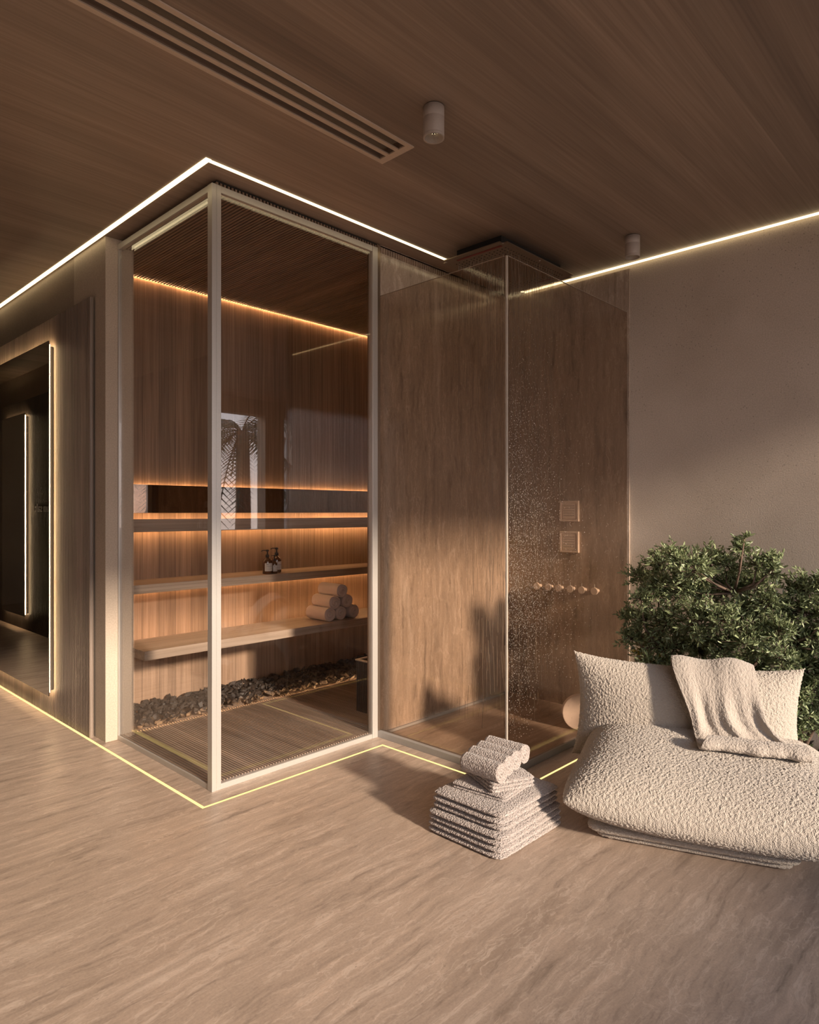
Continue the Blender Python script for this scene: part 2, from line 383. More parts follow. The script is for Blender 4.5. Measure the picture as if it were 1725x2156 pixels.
# ------------------------------------------------------------------ sauna glass front
t = thing('glass_enclosure', (X0, Y0, 0), 'sauna glass front with satin silver frame and tall corner post', 'glass wall')
ZT = 2.828
def P(mb, name, mat, par, **k): o = mb.build(name, mat, None, **k); return local(o, par)
cp = MB().box(X0, X0+.0235, Y0, Y0+.040, 0, ZT).box(X0+.0243, X0+.048, Y0+.0005, Y0+.040, 0, ZT)
P(cp, 'corner_post', 'alu', t, bevel=.0012)
P(MB().box(X1-.040, X1, Y0, Y0+.035, 0, ZT), 'side_post', 'alu', t, bevel=.0012)
P(MB().box(X0+.0485, X1-.0405, Y0+.002, Y0+.03, ZT-.032, ZT), 'top_rail', 'alu', t, bevel=.001)
P(MB().box(X0+.0485, X1-.0405, Y0+.002, Y0+.03, 0, .026), 'bottom_rail', 'alu', t, bevel=.001)
P(MB().box(X0+.002, X0+.028, Y0+.0405, YP-.001, ZT-.032, ZT), 'top_rail', 'alu', t, bevel=.001)
P(MB().box(X0+.002, X0+.028, Y0+.0405, YP-.001, 0, .026), 'bottom_rail', 'alu', t, bevel=.001)
P(MB().box(X0+.004, X0+.022, YP-.010, YP-.0005, .026, ZT-.032), 'wall_channel', 'alu', t)
P(MB().box(X0+.0485, X1-.0405, Y0+.012, Y0+.020, .0265, ZT-.0325), 'glass_panel', 'glass', t)
P(MB().box(X0+.010, X0+.018, Y0+.0405, YP-.0105, .0265, ZT-.0325), 'glass_panel', 'glass', t)
o = MB().box(X1+.001, X1+.026, Y0+.006, Y0+.09, 0, ZC-.005).build('trim_1', 'steel'); struct(o)

# ------------------------------------------------------------------ sauna interior
XA, XB = 1.716, XR-.008
WY = Y1-.003
b_ = thing('bench', (2.8, 3.9, .46), 'wide brown wooden sauna bench carrying the rolled towels', 'bench')
P(MB().box(XA-.012, XB, 3.70, 4.08, .456, .51), 'seat', 'bench', b_, bevel=.002)
P(MB().box(XA, XB, 4.081, WY, .40, .440), 'back_ledge', 'bench', b_)
s2 = MB().box(XA, XB, 3.958, WY, .806, .860).build('shelf', 'bench', bevel=.002)
tag(s2, 'middle sauna shelf of brown wood carrying three pump bottles', 'shelf')
s1 = MB().box(XA, XB, 4.17, WY-.06, 1.172, 1.254).build('shelf', 'bench', bevel=.002)
tag(s1, 'narrow upper sauna shelf board just under the mirror strip', 'shelf')
mi = MB().box(XA, XB, WY-.030, WY-.024, 1.294, 1.478).box(XA, XB, WY-.024, WY, 1.31, 1.462).build('mirror', 'smoke'); tag(mi, 'long smoked mirror strip across the sauna back wall', 'mirror')
led('glowing light line along the top of the sauna back wall', [(XA, XB, Y1-.010, Y1-.004, 2.828, 2.838)], 'leds2')
led('glowing light line above the sauna mirror strip', [(XA, XB, WY-.014, WY-.006, 1.4625, 1.468)], 'leds')
led('glowing light line between mirror strip and upper sauna shelf', [(XA, XB, WY-.056, WY-.050, 1.236, 1.244)], 'leds')
led('glowing light line under the upper sauna shelf', [(XA, XB, WY-.058, WY-.050, 1.178, 1.184)], 'leds')
led('glowing light line under the middle sauna shelf', [(XA, XB, WY-.014, WY-.004, .794, .802)], 'leds')
led('glowing light line at the back of the sauna bench', [(XA, XB, 4.081, 4.087, .476, .484)], 'leds')
led('glowing light line between the slatted floor and black stones', [(XA, XB, 3.843, 3.852, .004, .018)], 'leds')
# stone bed: lava stones
def stone_mesh(i, r):
    bm = bmesh.new(); rnd = random.Random(i)
    for k in range(13):
        v = Vector((rnd.gauss(0, 1), rnd.gauss(0, 1), rnd.gauss(0, 1))).normalized()
        bm.verts.new((v.x*r*rnd.uniform(.8, 1.15), v.y*r*.8*rnd.uniform(.8, 1.1), v.z*r*.5*rnd.uniform(.75, 1.1)))
    res = bmesh.ops.convex_hull(bm, input=bm.verts)
    for g in set(res['geom_interior']+res['geom_unused']):
        if isinstance(g, bmesh.types.BMVert) and g.is_valid: bm.verts.remove(g)
    me = bpy.data.meshes.new('stone'); bm.to_mesh(me); bm.free(); me.materials.append(M['rock']); return me
SM = [stone_mesh(i, .030) for i in range(9)]
rnd = random.Random(3)
def scatter(n, fx, fy, fz, scl=(0.6, 1.15)):
    out = []
    for _ in range(n):
        x, y = rnd.uniform(*fx), rnd.uniform(*fy)
        out.append((Vector((x, y, fz(x, y))), Euler((rnd.uniform(-1, 1), rnd.uniform(-1, 1), rnd.uniform(0, 6.3))), rnd.uniform(*scl), rnd.randrange(len(SM))))
    return out
def zbed(x, y): return rnd.uniform(.018, .052) + .022*smooth_in(3.88, 3.97, y)
st = scatter(1500, (1.735, 3.94), (3.885, 4.235), zbed)
st.sort(key=lambda s: -(s[0].z*6-(s[0].xy.length)*.55))
grp = 'lava stones in the sauna stone bed'
def place(lst, label, group, name='lava_stone'):
    for p_, r_, s_, k in lst:
        o = bpy.data.objects.new(name, SM[k]); COL.objects.link(o)
        o.location = p_; o.rotation_euler = r_; o.scale = (s_, s_, s_); tag(o, label, 'stone', group)
place(st[:300], 'angular black lava stone in the glowing bed behind the slatted sauna floor', grp)
def merge(lst):
    mb = MB()
    for p_, r_, s_, k in lst:
        mt = Matrix.Translation(p_) @ r_.to_matrix().to_4x4() @ Matrix.Scale(s_, 4)
        mb.add([mt @ v.co for v in SM[k].vertices], [tuple(f.vertices) for f in SM[k].polygons])
    return mb
tag(merge(st[300:]).build('lava_stones', 'rock'), 'bed of small black lava stones along the sauna back wall', 'stones', grp, 'stuff')

# sauna heater box
hb = thing('sauna_heater', (2.86, 2.93, .03), 'low fluted dark heater box with open top in the sauna', 'heater')
x0, x1_, y0, y1_, z0, z1 = 2.86, 3.22, 2.925, 3.21, .031, .352
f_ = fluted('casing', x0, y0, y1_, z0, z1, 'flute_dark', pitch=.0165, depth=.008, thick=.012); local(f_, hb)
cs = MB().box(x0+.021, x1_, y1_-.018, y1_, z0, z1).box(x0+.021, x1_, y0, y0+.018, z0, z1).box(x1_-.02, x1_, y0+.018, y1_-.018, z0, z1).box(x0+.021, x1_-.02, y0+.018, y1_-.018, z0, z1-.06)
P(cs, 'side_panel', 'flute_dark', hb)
P(MB().box(x0-.002, x0+.016, y0-.002, y1_+.002, z1, z1+.008).box(x0+.016, x1_, y1_-.016, y1_+.002, z1, z1+.008).box(x0+.016, x1_, y0-.002, y0+.014, z1, z1+.008), 'rim', 'alu', hb)
for p_, r_, s_, k in scatter(26, (x0+.06, x1_-.06), (y0+.05, y1_-.05), lambda x, y: z1-.038):
    o = bpy.data.objects.new('heater_stone', SM[k]); COL.objects.link(o); o.location = p_; o.rotation_euler = r_; o.scale = (.8,)*3
    tag(o, 'dark lava stone inside the open heater box', 'stone', 'lava stones in the heater box')

# ------------------------------------------------------------------ towels: rolls and folded
def roll_mesh(R, L, turns, groove=.006, n=56, m=26, squash=1.0):
    """rolled towel along local Y, spiral grooves at both ends, standing on z=0"""
    v = []; f = []
    rows = []
    nr = 14
    for side in (-1, 1):
        cap = []
        for i in range(nr+1):
            r = R*.96*i/nr
            for k in range(n):
                a = 2*PI*k/n
                g = .5+.5*math.cos(2*PI*(turns*i/nr - side*k/n))
                d = groove*(1-g)*(1 if 0 < i < nr else .4)
                cap.append((r*math.cos(a), side*(L/2-d-.004*(i/nr)**2), r*math.sin(a)))
        rows.append(cap)
    base = 0
    # cap -1 (inner->outer), body, cap +1 (outer->inner)
    rings = [rows[0][i*n:(i+1)*n] for i in range(nr+1)]
    for j in range(m+1):
        y = -L/2+.006+(L-.012)*j/m; rr = R
        ring = []
        for k in range(n):
            a = 2*PI*k/n; bulge = 1+.035*smooth_in(.0, .06, abs(((k/n+.62) % 1)-.5) if False else 0)
            lip = 1.05 if .05 < (k/n) % 1 < .42 else 1.0
            ring.append((rr*lip*math.cos(a), y, rr*lip*math.sin(a)))
        rings.append(ring)
    rings += [rows[1][i*n:(i+1)*n] for i in range(nr, -1, -1)]
    for r in rings: v += r
    for i in range(len(rings)-1):
        for k in range(n): f.append((i*n+k, i*n+(k+1) % n, (i+1)*n+(k+1) % n, (i+1)*n+k))
    me = bpy.data.meshes.new('rolled_towel'); me.from_pydata([(x, y, z*squash+R*squash) for x, y, z in v], [], f)
    for p_ in me.polygons: p_.use_smooth = True
    return me
def put(me, name, mat, loc, rz, label, cat, group, rel=None, tilt=0):
    o = bpy.data.objects.new(name, me); COL.objects.link(o); o.location = loc; o.rotation_euler = (0, tilt, rz)
    if not me.materials: me.materials.append(M[mat])
    tag(o, label, cat, group)
    if rel: disp(o, *rel)
    return o
g = 'white towels rolled up on the sauna bench'
rm = roll_mesh(.049, .24, 2.4, .014, squash=.95)
RB = [(3.10, 3.865, 0, 'pale rolled towel at the left of the bottom row on the sauna bench'), (3.215, 3.875, 0, 'pale rolled towel in the middle of the bottom row on the sauna bench'),
      (3.33, 3.87, 0, 'pale rolled towel at the right of the bottom row on the sauna bench'), (3.155, 3.87, .082, 'pale rolled towel at the left of the second row on the sauna bench'),
      (3.272, 3.875, .082, 'pale rolled towel at the right of the second row on the sauna bench'), (3.21, 3.86, .164, 'pale rolled towel on the very top of the sauna bench pile')]
for i, (x, y, dz, lb) in enumerate(RB):
    put(rm, 'rolled_towel', 'towel2', (x, y, .511+dz), random.uniform(-.08, .08), lb, 'towel', g, ('CLOUDS', .004, .002) if False else None)

def pad(c, zt, zb, zm, p=8, q=.5, nu=60, nv=50, pinch=0, wav=None, edge=0, dens='sin', cr=0):
    """closed cushion/slab: c = 4 plan corners (x,y) FL,FR,BR,BL; zm equator height; zt/zb bulge up/down"""
    v = []; idx = {}; f = []
    def pos(i, j, s):
        a = -1+2*i/nu; b = -1+2*j/nv
        if dens == 'sin': u = math.sin(PI/2*a)*.5+.5*a if p < 5 else math.copysign(1-(1-abs(a))**2.2, a); w_ = math.sin(PI/2*b)*.5+.5*b if p < 5 else math.copysign(1-(1-abs(b))**2.2, b)
        else: u, w_ = a, b
        uu = u*(1-pinch*(1-w_*w_)); ww = w_*(1-pinch*(1-u*u))
        if p >= 5:
            kc = 1-.05*(abs(u)*abs(w_))**10; uu *= kc; ww *= kc
        if cr:
            kc = 1-cr*(abs(u)*abs(w_))**4; uu *= kc; ww *= kc
        s0, s1 = (uu+1)/2, (ww+1)/2
        x = (c[0][0]*(1-s0)+c[1][0]*s0)*(1-s1)+(c[3][0]*(1-s0)+c[2][0]*s0)*s1
        y = (c[0][1]*(1-s0)+c[1][1]*s0)*(1-s1)+(c[3][1]*(1-s0)+c[2][1]*s0)*s1
        h = (max(0, 1-abs(u)**p)*max(0, 1-abs(w_)**p))**q
        z = (zm(s0, s1) if callable(zm) else zm)+(zt(s0, s1) if callable(zt) and s > 0 else zt if s > 0 else -zb)*h
        if wav: z += wav(s0, s1)
        return (x, y, z)
    for s in (1, -1):
        for i in range(nu+1):
            for j in range(nv+1):
                bd = i in (0, nu) or j in (0, nv)
                if s == -1 and bd: idx[(i, j, s)] = idx[(i, j, 1)]; continue
                idx[(i, j, s)] = len(v); v.append(pos(i, j, s))
    for s in (1, -1):
        for i in range(nu):
            for j in range(nv):
                q_ = (idx[(i, j, s)], idx[(i+1, j, s)], idx[(i+1, j+1, s)], idx[(i, j+1, s)])
                f.append(q_ if s == 1 else q_[::-1])
    return v, f
def pad_obj(name, parts, mat, rel=None, origin=None):
    mb = MB()
    for vf in parts: mb.add(*vf)
    o_ = Vector(origin) if origin else Vector((0, 0, 0))
    mb.v = [tuple(Vector(q)-o_) for q in mb.v]
    me = bpy.data.meshes.new(name); me.from_pydata(mb.v, [], mb.f)
    o = link(name, me, mat, None, True); o.location = o_
    if rel: disp(o, *rel)
    return o
def rect(cx, cy, w_, d, a=0):
    ca, sa = math.cos(a), math.sin(a)
    return [(cx+ca*x-sa*y, cy+sa*x+ca*y) for x, y in ((-w_/2, -d/2), (w_/2, -d/2), (w_/2, d/2), (-w_/2, d/2))]
g = 'bath towels folded flat on the floor beside the sofa'
LB = ['speckled grey bath towel lying on the floor, lowest of the folded stack', 'speckled grey bath towel, second from the floor in the folded stack',
      'speckled grey bath towel, second from the top of the big folded towels', 'speckled grey bath towel on top of the big folded stack, under the small towels']
ht = .0236
for k in range(4):
    off = [(0, 0), (.002, .0), (.012, .005), (.014, .003)][k]; sh = [0, 0, .02, .028][k]
    cx, cy = 2.241+off[0]+sh/2*0, 1.652+off[1]
    parts = []
    for l in range((2, 2, 2, 1)[k]):
        z = (2*k+l+.5)*ht
        sag = (lambda s0, s1: .0) if k < 3 else (lambda s0, s1: -.006*math.sin(PI*s1)*0)
        parts.append(pad(rect(cx, cy, .44-sh-random.uniform(0, .008), .382-sh-random.uniform(0, .006), random.uniform(-.012, .012)), ht*.56, ht*.56, z, 7, .5, 110, 100))
    o = pad_obj('folded_towel', parts, 'towel', ('CLOUDS', .007, .006), (cx, cy, 2*k*ht))
    tag(o, LB[k], 'towel', g)
zt_ = 7*ht-.001
o = pad_obj('folded_towel', [pad(rect(2.235, 1.67, .215, .255, .10), (.0075), .0075, zt_+(.5+l)*.013, 8, .5, 60, 60) for l in range(2)], 'towel', ('CLOUDS', .006, .005), (2.235, 1.67, zt_))
tag(o, 'small folded hand towel lying directly on the big stack, mostly covered', 'towel', 'small folded hand towels')
zt2 = zt_+.027
o = pad_obj('folded_towel', [pad(rect(2.262, 1.645, .20, .235, -.42), .0085, .0085, zt2+(.5+l)*.015, 8, .5, 60, 60) for l in range(3)], 'towel', ('CLOUDS', .006, .005), (2.262, 1.645, zt2))
tag(o, 'small folded hand towel turned at an angle right under the rolled towels', 'towel', 'small folded hand towels')
zt3 = zt2+.045
rm2 = roll_mesh(.037, .20, 3.2, .010)
g = 'towels rolled up on top of the floor stack'
for x, y, z, a, lb in [(2.165, 1.655, zt3-.006, -.02, 'speckled rolled towel at the left front of the four on the floor stack'), (2.232, 1.67, zt3+.001, .02, 'speckled rolled towel, second from the left on the floor stack'),
                       (2.298, 1.68, zt3+.003, .0, 'speckled rolled towel, third from the left on the floor stack'), (2.372, 1.69, zt3+.006, .05, 'speckled rolled towel at the right end of the floor stack')]:
    put(rm2, 'rolled_towel', 'towel', (x, y, z), a, lb, 'towel', g, ('CLOUDS', .007, .006))

# ------------------------------------------------------------------ pump bottles
def bottle(loc, h, r, label):
    t = thing('pump_bottle', loc, label, 'bottle', 'pump bottles on the sauna shelf')
    b = h*.62
    pr = [(0, 0), (r*.92, 0), (r, r*.1), (r, b*.78), (r*.93, b*.87), (r*.6, b*.96), (r*.3, b*1.02), (r*.3, b*1.10), (0, b*1.10)]
    MB().lathe(pr).build('body', 'amber', t, True)
    n = 16; lb = MB(); z0, z1 = b*.18, b*.70
    arc = [(-2.72+2.6*k/n) for k in range(n+1)]
    lb.add([(r*1.012*math.cos(a), r*1.012*math.sin(a), z) for z in (z0, z1) for a in arc], [(k, k+1, n+2+k, n+1+k) for k in range(n)])
    l_ = lb.build('paper_label', 'paper', t)
    ik = MB()
    for zz, hh, a0, a1 in ((.60, .030, 2, 6), (.50, .008, 2, 13), (.46, .008, 2, 11), (.34, .008, 2, 12), (.28, .008, 2, 9)):
        za = b*zz; aa = arc[a0:a1]
        ik.add([(r*1.02*math.cos(a), r*1.02*math.sin(a), z) for z in (za, za+b*hh) for a in aa], [(k, k+1, len(aa)+k+1, len(aa)+k) for k in range(len(aa)-1)])
    ik.build('print', 'ink', l_)
    pm = MB().lathe([(0, b*1.08), (r*.42, b*1.08), (r*.42, b*1.24), (r*.18, b*1.27), (r*.13, b*1.45), (r*.34, b*1.46), (r*.34, b*1.56), (0, b*1.58)], n=16)
    pm.tube([(0, 0, b*1.52), (-r*.7, r*.5, b*1.53), (-r*1.0, r*.75, b*1.47)], r*.10, 6)
    pm.build('pump', 'black', t, True)
    return t
bottle((2.752, 4.03, .861), .175, .034, 'large amber pump bottle at the left on the sauna shelf')
bottle((2.862, 4.075, .861), .185, .034, 'tall amber pump bottle standing behind the small one on the shelf')
bottle((2.800, 4.012, .861), .135, .020, 'smallest amber pump bottle, in front of the tall one')

# ------------------------------------------------------------------ backlit mirrors
def lit_mirror(xf, side, y0, y1, z0, z1, wallx, label):
    t = thing('backlit_mirror', (wallx, (y0+y1)/2, z0), label, 'mirror')
    xb = xf-side*.006
    P(MB().box(min(xf, xb), max(xf, xb), y0, y1, z0, z1), 'mirror_glass', 'mirror', t)
    m = MB(); i = .018; xa, xc = wallx+side*.002, xb-side*.002; lo, hi = min(xa, xc), max(xa, xc)
    m.box(lo, hi, y0+i+.01, y1-i-.01, z0+i+.01, z1-i-.01); P(m, 'backing_box', 'dark', t)
    g_ = MB(); xm = (xa+xc)/2
    for bx in ((y0+i, y0+i+.008, z0+i, z1-i), (y1-i-.008, y1-i, z0+i, z1-i), (y0+i, y1-i, z0+i, z0+i+.008), (y0+i, y1-i, z1-i-.008, z1-i)):
        g_.box(min(xb-side*.002, xb-side*.009), max(xb-side*.002, xb-side*.009), *bx)
    P(g_, 'light_strip', 'ledm', t)
    return t
lit_mirror(1.475, -1, 4.545, 7.4, .143, 2.376, 1.515, 'large backlit mirror glowing at its edges on the fluted left wall')
lit_mirror(.575, 1, 8.06, 8.86, .161, 2.377, .53, 'narrow backlit mirror seen as a reflection inside the large mirror')
def letters(txt, y, z, size, label, sp_=1.0):
    cu = bpy.data.curves.new('wall_lettering', 'FONT'); cu.body = txt; cu.size = size; cu.extrude = .004; cu.space_character = sp_
    o = bpy.data.objects.new('wall_lettering', cu); COL.objects.link(o); cu.materials.append(M['alu'])
    me = bpy.data.meshes.new_from_object(o); bpy.data.objects.remove(o); me.materials.clear()
    o = link('wall_lettering', me, 'alu')
    o.location = (.538, y, z); o.rotation_euler = (PI/2, 0, PI/2); tag(o, label, 'lettering')
letters('room', 7.25, 1.30, .13, 'small raised metal letters reading room on the corridor wall', 1.2)
letters('salt', 7.62, 1.30, .13, 'small raised metal letters reading salt on the corridor wall', 1.2)
letters('steam', 4.36, 1.335, .11, 'raised metal letters reading steam on the corridor wall', 1.9)
letters('bath', 4.60, 1.17, .11, 'raised metal letters reading bath on the corridor wall', 1.9)

# ------------------------------------------------------------------ ceiling fittings
def downlight(x, y, label):
    t = thing('ceiling_downlight', (x, y, ZC-.122), label, 'ceiling lamp', 'white cylinder downlights')
    r, h = .0405, .118
    prof = [(r*.86, .0), (r, .0), (r, .012), (r*.985, .0128), (r, .0136), (r, .074), (r*.975, .0755), (r, .077), (r, h), (0, h)]
    MB().lathe([(r*.86, .0015)]+prof[1:], n=48, open_=True).build('body', 'white', t, True)
    MB().lathe([(r*.88, .0015), (r*.62, .022), (r*.55, .030)], n=40, open_=True).build('reflector', 'white', t, True)
    MB().lathe([(r*.56, .030), (0, .0305)], n=24).build('lamp_face', 'hole', t)
    c = MB()
    for k in range(12): c.lathe([(.0014, .0275), (.0014, .0292), (0, .0293)], (r*.46*math.cos(k*PI/6), r*.46*math.sin(k*PI/6), 0), 6)
    for k in range(6): c.lathe([(.0014, .0275), (.0014, .0292), (0, .0293)], (r*.24*math.cos(k*PI/3), r*.24*math.sin(k*PI/3), 0), 6)
    c.build('light_diodes', 'chip', t)
    MB().lathe([(r*.9, h), (r*.9, h+.004), (0, h+.004)], n=32).build('ceiling_plate', 'dark', t)
downlight(1.925, 1.71, 'white cylinder downlight next to the long air vent')
downlight(3.60, 1.70, 'white cylinder downlight close to the stucco right wall')
downlight(.985, 3.93, 'white cylinder downlight cut off at the left picture edge')

v_ = thing('air_vent', (.5, 2.05, ZC-.006), 'long beige linear air vent with three slots in the ceiling', 'air vent')
va, vb, ya, yb = -1.2, 2.075, 1.955, 2.150
fr = .020; sl = (yb-ya-4*fr)/3
m = MB().box(va, vb, ya, ya+fr, ZC-.006, ZC-.0005).box(va, vb, yb-fr, yb, ZC-.006, ZC-.0005).box(vb-.035, vb, ya+fr, yb-fr, ZC-.006, ZC-.0005).box(va, va+.03, ya+fr, yb-fr, ZC-.006, ZC-.0005)
P(m, 'frame', 'vent', v_)
for k in (1, 2):
    y = ya+k*(fr+sl)+0; P(MB().box(va+.03, vb-.035, y, y+fr, ZC-.006, ZC-.0005), 'divider', 'vent', v_)
# shallow duct tray above the slots
P(MB().box(va+.03, vb-.035, ya+fr, yb-fr, ZC+.030, ZC+.034).box(va+.03, vb-.035, ya+fr-.003, ya+fr-.0003, ZC+.0003, ZC+.034).box(va+.03, vb-.035, yb-fr+.0003, yb-fr+.003, ZC+.0003, ZC+.034), 'duct', 'duct', v_)
cm = MB()          # ceiling rebuilt around the vent opening
for bx in ((-3, va+.03, -2.5, 11), (vb-.035, 11, -2.5, 11), (va+.03, vb-.035, -2.5, ya+fr), (va+.03, vb-.035, yb-fr, 11)): cm.box(*bx, ZC, ZC+.15)
old = ce.data; ce.data = cm.mesh('ceiling'); ce.data.materials.append(M['ceil']); bpy.data.meshes.remove(old)

# ------------------------------------------------------------------ shower
KX, KY, GT = 2.70, 1.93, 2.555
sh = thing('shower_enclosure', (KX, KY, 0), 'tall frameless bronze tinted shower glass corner with water drops', 'shower screen')
P(MB().box(KX-.028, KX+.012, KY+.0005, Y0+.004, 0, .035), 'kerb', 'alu2', sh, bevel=.001)
P(MB().box(KX-.028, XR-.014, KY-.02, KY, 0, .035), 'kerb', 'alu2', sh, bevel=.001)
gA = P(MB().box(KX-.004, KX+.004, KY+.006, Y0+.0125, .0355, GT), 'glass_panel', 'bronze', sh)
gB = P(MB().box(KX+.006, XR-.014, KY-.012, KY-.004, .0355, GT), 'glass_panel', 'bronze', sh)
P(MB().box(KX-.004, KX+.0055, KY-.012, KY-.004, .0355, GT), 'corner_seal', 'edge', sh)
P(MB().box(KX-.0045, KX+.0045, KY+.006, Y0+.012, GT+.0003, GT+.0015).box(KX+.006, XR-.014, KY-.0125, KY-.0035, GT+.0003, GT+.0015), 'glass_edge', 'edge', sh)
P(MB().box(KX+.005, KX+.03, KY-.003, KY+.03, .07, .10), 'corner_clip', 'alu', sh)
# droplets on the glass
def drops(plane, n, fy):
    mb = MB(); r0 = random.Random(11)
    for _ in range(n):
        u, z = fy(r0); r = r0.uniform(.0006, .0015); st_ = r0.uniform(1, 2.2)
        vs = [(0, 0, 0)]; ring = 6
        if plane == 'A': base = Vector((KX-.0042, u, z)); a = Vector((0, 1, 0)); nrm = Vector((-1, 0, 0))
        else: base = Vector((u, KY-.0122, z)); a = Vector((1, 0, 0)); nrm = Vector((0, -1, 0))
        up = Vector((0, 0, 1))
        pts = [base+nrm*r*.6]+[base+(a*math.cos(2*PI*k/ring)+up*math.sin(2*PI*k/ring)*st_)*r for k in range(ring)]
        mb.add(pts, [(0, 1+k, 1+(k+1) % ring) for k in range(ring)])
    return mb
def fA(r):
    y = KY+.01+abs(r.gauss(0, .16)) if r.random() < .85 else r.uniform(KY+.01, Y0-.02)
    return min(y, Y0-.01), r.triangular(.1, 2.4, .9)
def fB(r):
    x = KX+.01+abs(r.gauss(0, .26)) if r.random() < .9 else r.uniform(KX, XR-.05)
    return min(x, XR-.03), r.triangular(.1, 2.4, .9)
M['drop'] = plain('droplet', (.5, .43, .36), .06, .55, 0, 1)
o = drops('A', 9000, fA).build('water_droplets', 'drop', None, True); local(o, sh); o.parent = sh; o['kind'] = 'stuff'
o = drops('B', 8500, fB).build('water_droplets', 'drop', None, True); local(o, sh); o['kind'] = 'stuff'
# rain head
rh = thing('rain_shower_head', (3.36, 2.36, 2.77), 'large square brushed steel rain shower panel under the ceiling', 'shower head')
ZH = 2.785; hx0, hx1, hy0, hy1 = 3.008, 3.78, 2.158, 2.62
pl = bmesh.new(); bmesh.ops.create_cube(pl, size=1)
me = bpy.data.meshes.new('plate'); bmesh.ops.scale(pl, vec=(hx1-hx0, hy1-hy0, .006), verts=pl.verts)
bmesh.ops.bevel(pl, geom=[e for e in pl.edges if abs((e.verts[0].co-e.verts[1].co).z) > .004], offset=.03, segments=6, affect='EDGES'); pl.to_mesh(me); pl.free()
o = link('plate', me, 'steel'); o.location = ((hx0+hx1)/2, (hy0+hy1)/2, ZH+.003); bpy.context.view_layer.update(); o.location = o.location-rh.location; o.parent = rh
P(MB().box(hx0+.07, hx1-.07, hy0+.07, hy1-.07, ZH+.0065, ZC-.001), 'mounting_box', 'dark', rh)
P(MB().box(hx0+.04, hx0+.056, hy0+.05, hy1-.09, ZH-.0016, ZH-.0002), 'light_inlay', 'red', rh)
P(MB().box(hx1-.08, hx1-.066, hy0+.12, hy0+.26, ZH-.0016, ZH-.0002), 'light_inlay', 'red', rh)
nz = MB()
for i in range(24):
    for j in range(14):
        x = hx0+.085+i*(hx1-hx0-.17)/23; y = hy0+.05+j*(hy1-hy0-.10)/13
        if j in (0, 1, 2, 11, 12, 13) or i in (0, 1, 2, 21, 22, 23): nz.lathe([(.0045, -.0014), (.0045, -.0002)], (x+(.006 if j % 2 else 0), y, ZH), 8)
o = P(nz, 'nozzles', 'hole', rh); o['kind'] = 'stuff'
sc = MB()
for x, y in ((hx0+.025, hy0+.025), (hx1-.025, hy0+.025), (hx0+.025, hy1-.025), (hx1-.025, hy1-.025), ((hx0+hx1)/2, hy0+.02)): sc.lathe([(.006, -.002), (.006, -.0002)], (x, y, ZH), 10)
P(sc, 'screws', 'white', rh)
wj = MB(); r0 = random.Random(5)
for i in range(24):
    for j in range(14):
        x = hx0+.085+i*(hx1-hx0-.17)/23; y = hy0+.05+j*(hy1-hy0-.10)/13
        if r0.random() < .5:
            z = ZH-.003
            while z > .05:
                L_ = r0.uniform(.02, .35); jj = .0016*(1 if z > 1.9 else 2.5)
                if z > 2.1 or r0.random() < .22:
                    wj.tube([(x+r0.gauss(0, jj), y+r0.gauss(0, jj), z), (x+r0.gauss(0, jj), y+r0.gauss(0, jj), max(.05, z-L_))], r0.uniform(.0006, .0013), 3, False)
                z -= L_+r0.uniform(0, .12)
tag(wj.build('falling_water', 'drop'), 'thin streams of water falling from the ceiling shower panel', 'water', None, 'stuff')
tag(MB().box(KX+.03, XR-.03, 2.805, 2.8185, .002, .016).build('floor_drain', 'alu2'), 'narrow grey drain channel along the foot of the shower wall', 'drain')

def body_jet(z0, z1, label):
    t = thing('body_jet', (XR-.013, 2.32, z0), label, 'shower jet', 'square body jets on the shower wall')
    xw = XR-.0125; y0, y1 = 2.252, 2.392
    P(MB().box(xw-.006, xw, y0, y1, z0, z1), 'back_plate', 'brass', t)
    k = .016
    m = MB().box(xw-.016, xw-.006, y0, y1, z0, z0+.012).box(xw-.016, xw-.006, y0, y1, z1-.012, z1).box(xw-.016, xw-.006, y0, y0+.012, z0+.012, z1-.012).box(xw-.016, xw-.006, y1-.012, y1, z0+.012, z1-.012)
    P(m, 'frame', 'brass', t, bevel=.0008)
    P(MB().box(xw-.014, xw-.006, y0+k+.004, y1-k-.004, z0+k+.003, z1-k-.003), 'face', 'brass', t, bevel=.001)
    h = MB()
    for i in range(7):
        for j in range(5):
            h.box(xw-.0147, xw-.0138, y0+.034+i*.0121-.0022, y0+.034+i*.0121+.0022, z0+.038+j*.0165-.002, z0+.038+j*.0165+.002)
    o = P(h, 'nozzle_holes', 'hole', t); o['kind'] = 'stuff'
body_jet(1.2375, 1.374, 'upper square champagne body jet on the shower wall')
body_jet(1.030, 1.170, 'lower square champagne body jet on the shower wall')
NM = ['leftmost', 'second from the left', 'third from the left', 'fourth from the left', 'fifth from the left', 'rightmost']
for k, y in enumerate((2.552, 2.462, 2.382, 2.294, 2.209, 2.118)):
    t = thing('shower_valve', (XR-.013, y, .79), '%s of the six round valve knobs on the shower wall' % NM[k], 'valve knob', 'round valve knobs in a row')
    def cyl(r, x0, x1_): 
        mb = MB().tube([(x0, y, .79), (x1_, y, .79)], r, 28); return mb
    P(cyl(.012, XR-.0125, XR-.05), 'stem', 'brass', t); P(cyl(.0235, XR-.05, XR-.066), 'knob', 'brass', t, bevel=.001)
    if k != 1: P(MB().tube([(XR-.058, y, .812), (XR-.058, y, .834)], .0022, 8), 'lever', 'alu', t)
    else: P(MB().tube([(XR-.058, y-.022, .79), (XR-.058, y-.042, .788)], .0022, 8), 'lever', 'alu', t)
